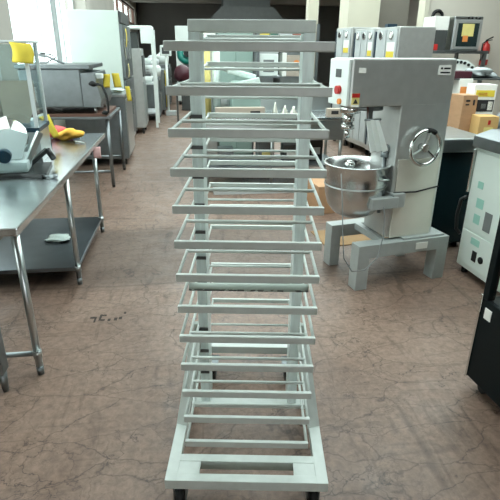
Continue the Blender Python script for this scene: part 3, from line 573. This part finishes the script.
for v, z, w, h0 in ((-.12, .56, .08, .07), (-.12, .44, .07, .07), (-.14, .28, .10, .05), (-.10, .70, .06, .05)): B().box(-.0105, -.008, v-w, v, z, z+h0).build('sticker', 'mint', t)
B().box(-.0105, -.008, -.32, -.24, .42, .56).build('rating_plate', 'grey', t)
B().box(-.014, -.008, -.235, -.185, .16, .24, .002).build('socket', 'black', t); b = B(); b.cyl((-.016, -.29, .2), (-.008, -.29, .2), .026); b.build('dial', 'black', t)
b = B(); b.tube([(0, .015, .30), (-.02, .05, .33), (-.025, .06, .45), (-.02, .05, .57), (0, .015, .60)], .014); b.build('handle', 'black', t)
b = B(); b.box(-.012, .012, .0, .02, .64, .96, .003); b.build('hinge_strip', 'chrome', t); b = B(); b.box(.02, .5, .0, .03, .08, .96, .003); b.build('back_panel', 'black_panel', t)
for x in (.05, .57):
    for y in (-.55, -.05): B().cyl((x, y, 0), (x, y, .06), .025).build('foot', 'rubber', t)
tag(B().blob((2.33, 3.16, 1.165), .13, .13, .045, 31, .45).build('plastic_bag', 'bag_grey'), 'crumpled silvery plastic wrap on top of the white panelled machine', 'bag')
t = thing('glass_showcase', 'black framed glass showcase cabinet on casters at the right edge', 'showcase', (1.39, 1.93, 0), R(4))
B().box(0, .65, -.95, 0, .07, .52, .008).build('plinth', 'black_panel', t)
for x, y in ((.02, -.02), (.63, -.02), (.02, -.93), (.63, -.93)): B().box(x-.02, x+.02, y-.02, y+.02, .52, 1.4, .003).build('corner_post', 'black_panel', t)
B().box(0, .65, -.95, 0, 1.4, 1.5, .006).build('top', 'black_panel', t)
for a in ((.014, .02, -.91, -.04), (.63, .636, -.91, -.04)): B().box(a[0], a[1], a[2], a[3], .52, 1.4).build('pane', 'glass', t)
for a in ((.04, .61, -.026, -.02), (.04, .61, -.936, -.93)): B().box(a[0], a[1], a[2], a[3], .52, 1.4).build('pane', 'glass', t)
for z in (.75, 1.05): b = B(); [b.cyl((.05, -.06-.055*k, z), (.6, -.06-.055*k, z), .003, seg=6) for k in range(16)]; b.tube([(.05, -.05, z), (.6, -.05, z), (.6, -.9, z), (.05, -.9, z)], .005, 6, True); b.build('wire_shelf', 'steel', t)
B().box(-.004, 0, -.085, -.04, .43, .485).build('label_sticker', 'paper', t)
B().box(-.008, .0, -.012, .0, .07, .54, .002).build('edge_trim', 'chrome', t)
for x in (.06, .59):
    for y in (-.88, -.07): c = B().box(x-.015, x+.015, y-.02, y+.02, .04, .07).build('caster', 'dgrey', t); B().cyl((x-.012, y, .03), (x+.012, y, .03), .03).build('caster_wheel', 'rubber', c)

# ---------------------------------------------------------------- boxes on the right-hand table
t = thing('side_table', 'steel table carrying cardboard boxes behind the mixer on the right', 'table', (0, 0, 0))
B().box(2.55, 3.9, 4.7, 5.7, .70, .74, .005).build('tabletop', 'steel_dark', t)
for u in (2.6, 3.85):
    for v in (4.75, 5.65): B().cyl((u, v, 0), (u, v, .70), .02).build('leg', 'steel', t)
B().box(2.55, 3.9, 5.35, 5.7, 1.325, 1.34, .003).build('upper_shelf', 'dgrey', t)
for u in (2.57, 3.88):
    for v in (5.37, 5.68): B().box(u-.015, u+.015, v-.015, v+.015, .74, 1.325).build('shelf_post', 'dgrey', t)
def carton(lab, loc, w, d, h0, m_, rz, marks):
    t = thing('cardboard_box', lab, 'box', loc, rz); B().box(-w/2, w/2, -d/2, d/2, 0, h0, .004).build('body', m_, t)
    for (x0, x1, z0, z1_, mm, nm) in marks: B().box(x0*w, x1*w, -d/2-.003, -d/2, z0*h0, z1_*h0).build(nm, mm, t)
    return t
carton('tall plain brown cardboard box left of the white appliance carton', (2.94, 5.05, .74), .165, .24, .46, 'card', R(3), ((-.3, -.02, .86, .9, 'ink', 'print'), (-.3, -.05, .78, .81, 'ink', 'print'), (.2, .32, .78, .9, 'ink', 'print'), (-.3, .3, .12, .15, 'ink', 'print')))
carton('white appliance carton with yellow band and product picture, upper right', (3.15, 5.1, .90), .23, .22, .40, 'paper', R(-8), ((-.42, .42, .70, .86, 'yellow', 'print'), (-.3, .1, .73, .80, 'orange', 'print'), (-.46, .46, .32, .62, 'ink', 'picture'), (.2, .42, .36, .58, 'paper', 'picture_detail'), (-.1, .12, .40, .52, 'grey', 'picture_detail'), (-.4, .2, .06, .22, 'mint', 'print')))
carton('plain carton under the white appliance carton', (3.17, 5.1, .74), .26, .26, .16, 'card_d', R(-8), ())
carton('squat yellowish cardboard box with red mark in front of the white carton', (3.08, 4.83, .74), .20, .2, .27, 'card_y', R(-6), ((-.05, .08, .7, .86, 'red', 'print'), (-.22, .25, .2, .6, 'yellow2', 'print')))
carton('white carton with orange label tucked behind the tall brown box', (3.10, 5.42, 1.06), .16, .16, .28, 'paper', R(5), ((-.4, .3, .4, .7, 'orange', 'print'), (-.4, .4, .2, .38, 'yellow', 'print')))
carton('plain brown carton under the orange-labelled carton', (3.12, 5.46, .74), .22, .22, .32, 'card_d', R(0), ())
t = thing('serving_tray', 'black shallow tray with yellow end on the upper shelf', 'tray', (2.98, 5.5, 1.34)); b = B(); b.box(-.22, .2, -.12, .12, 0, .075, .006); b.build('body', 'maroon', t); B().box(-.28, -.22, -.12, .12, 0, .09, .004).build('end', 'yellow', t)
tag(B().blob((3.36, 5.5, 1.395), .13, .11, .055, 35, .7).build('plastic_bag', 'bag_grey'), 'crumpled pale plastic bag on the upper shelf by the black tray', 'bag')
tag(B().blob((3.62, 5.2, .86), .16, .16, .12, 34, .4).build('plastic_bag', 'bag_grey'), 'grey plastic bag at the right end of the box table', 'bag')
tag(B().box(2.66, 2.75, 4.9, 5.0, .74, .86, .006).build('small_box', 'black'), 'small black box between the mixer and the tall brown box', 'box')

# ---------------------------------------------------------------- steel cabinet row, oven, extinguisher
def steam(lab, loc, w, d, rz, h0, n):
    t = thing('steam_cabinet', lab, 'cabinet', loc, rz, None)
    B().box(0, d, 0, w, .12, h0, .012).build('body', 'steel_paint', t)
    for k in range(n):
        y0 = .04+(w-.1)/n*k; y1 = y0+(w-.1)/n-.03
        dd = B().box(-.02, 0, y0, y1, .2, h0-.03, .006).build('door', 'lgrey', t)
        ym = (y0+y1)/2
        b = B(); b.cyl((-.035, ym, h0-.11), (-.02, ym, h0-.11), .055); b.build('gauge', 'chrome', dd); b = B(); b.cyl((-.038, ym, h0-.11), (-.035, ym, h0-.11), .04); b.build('gauge_face', 'ink' if k % 2 else 'paper', dd)
        if k == 0: B().box(-.023, -.02, y0+.03, y1-.03, h0-.40, h0-.2).build('label_sticker', 'paper', dd); B().box(-.0245, -.023, y0+.03, y1-.03, h0-.40, h0-.32).build('label_strip', 'yellow', dd)
    B().box(-.012, 0, w-.05, w-.01, .2, h0-.05, .003).build('dark_strip', 'navy', t)
    for x in (.08, d-.08):
        for y in (.08, w-.08): B().cyl((x, y, 0), (x, y, .12), .03).build('foot', 'rubber', t)
steam('nearest steel cabinet with round gauges and yellow-edged label above the mixer', (2.97, 7.0, 0), .74, .55, R(5), 1.93, 2)
steam('middle steel cabinet with three round gauges above the mixer', (2.93, 7.78, 0), .80, .5, R(5), 1.94, 3)
steam('farthest steel cabinet of the gauge row, next to the rack', (2.83, 8.62, 0), .72, .5, R(5), 1.98, 2)
tag(B().box(3.15, 3.3, 7.9, 8.02, 1.94, 2.0, .004).build('small_box', 'navy'), 'small blue box on top of the gauge cabinets', 'box')
t = thing('convection_oven', 'grey oven with dark glass door and yellow note by the cream wall', 'oven', (4.28, 8.0, 1.63), R(-4))
B().box(0, .46, 0, .55, 0, .50, .012).build('body', 'steel', t)
d = B().box(.01, .45, -.03, 0, .02, .45, .008).build('door', 'steel_paint', t); B().box(.06, .40, -.034, -.03, .06, .40).build('window', 'dark_glass', d); B().box(.13, .32, -.038, -.034, .21, .39).build('note', 'yellow2', d); B().box(.155, .24, -.0395, -.038, .13, .22).build('orange_note', 'orange', d)
b = B(); [b.cyl((.22+.06*k, -.012, .475), (.22+.06*k, 0, .475), .014) for k in range(4)]; b.build('knobs', 'black', t)
t = thing('side_unit', 'dark narrow unit with white top panel left of the oven', 'unit', (3.98, 8.05, 1.63)); B().box(0, .24, 0, .4, 0, .3, .006).build('body', 'dgrey', t); B().box(0, .24, 0, .4, .3, .5, .006).build('top_panel', 'paper', t)
t = thing('oven_stand', 'steel stand table under the grey oven', 'stand', (0, 0, 0)); B().box(3.7, 4.8, 7.75, 8.7, 1.585, 1.63, .005).build('top', 'steel_dark', t)
for u in (3.74, 4.76):
    for v in (7.8, 8.65): B().box(u-.025, u+.025, v-.025, v+.025, 0, 1.585).build('leg', 'steel_dark', t)
B().box(3.7, 4.8, 7.75, 8.7, .5, .53, .004).build('shelf', 'steel_dark', t)
t = thing('gas_range', 'low white range with a slanting row of black knobs below the oven', 'range', (3.95, 7.1, 0), R(-6))
B().box(-.1, .26, 0, .6, 0, 1.34, .01).build('body', 'lgrey', t); B().prism([(-.1, 0), (-.1, .14), (.02, .17), (.14, .16), (.26, .09), (.26, 0)], .25, Matrix.Translation((0, .02, 1.34))).build('panel', 'white', t)
for k in range(6): x = -.07+.058*k; z = 1.34+.135-.006*(k-1.5)**2; B().cyl((x, .0, z), (x, .02, z), .02).build('knob', 'black', t)
t = thing('tool_case', 'red case lying on the stand left of the oven', 'case', (3.78, 7.9, 1.63)); B().box(-.06, .18, -.1, .1, 0, .09, .01).build('body', 'red', t); B().box(-.05, .1, -.08, .1, .09, .23, .01).build('upper_box', 'maroon', t); B().box(.02, .1, -.105, -.1, .03, .06).build('latch', 'black', t)
t = thing('fire_extinguisher', 'red fire extinguisher on the cream wall right of the oven', 'extinguisher', (5.62, 9.2, 1.38))
b = B(); b.lathe([(0, 0), (.07, 0), (.075, .02), (.075, .3), (.06, .36), (.025, .39), (.025, .42), (0, .42)], seg=28); b.build('cylinder', 'red', t); B().lathe([(.0765, .1), (.0765, .2)], seg=28).build('label_band', 'paper', t)
b = B(); b.bar((-.02, 0, .43), (.1, -.02, .49), .025, .02, .004); b.bar((-.02, 0, .42), (.09, -.02, .44), .025, .015, .004); b.build('lever', 'black', t); b = B(); b.tube([(-.02, -.02, .42), (-.09, -.03, .38), (-.1, -.04, .2), (-.09, -.05, .08)], .012); b.build('hose', 'rubber', t)
t = thing('coiled_hose', 'black hose hung in a loop on the cream wall left of the oven', 'hose', (4.60, 9.28, 2.2)); b = B(); b.tube([(.09*math.cos(2*PI*k/24), -.03-.01*(k % 3), .09*math.sin(2*PI*k/24)) for k in range(24)], .03, 8, True); b.build('loop', 'rubber', t)
b = B(); b.tube([(0, -.04, -.08), (-.02, -.04, -.3), (-.05, -.04, -.55)], .022, 8); b.build('tail', 'rubber', t); b = B(); b.cyl((0, 0, 0), (0, -.05, 0), .012); b.build('hook', 'steel', t)

# ---------------------------------------------------------------- dark marks on the floor
t = thing('floor_marks', 'small dark smudged marks on the bare floor left of the rack', 'marks', (-.60, 2.86, 0), R(-2))
for k, (x, y, w, h0) in enumerate(((-.05, .0, .03, .012), (-.03, -.015, .012, .04), (.0, .0, .014, .045), (.02, .015, .03, .01), (.02, -.02, .025, .012), (.06, -.02, .018, .016), (.10, -.016, .02, .02), (.13, -.01, .02, .018), (.15, .03, .014, .014))):
    B().box(x-w/2, x+w/2, 1.7*y-h0*.85, 1.7*y+h0*.85, 0, .0012).build('mark', 'dirt', t)
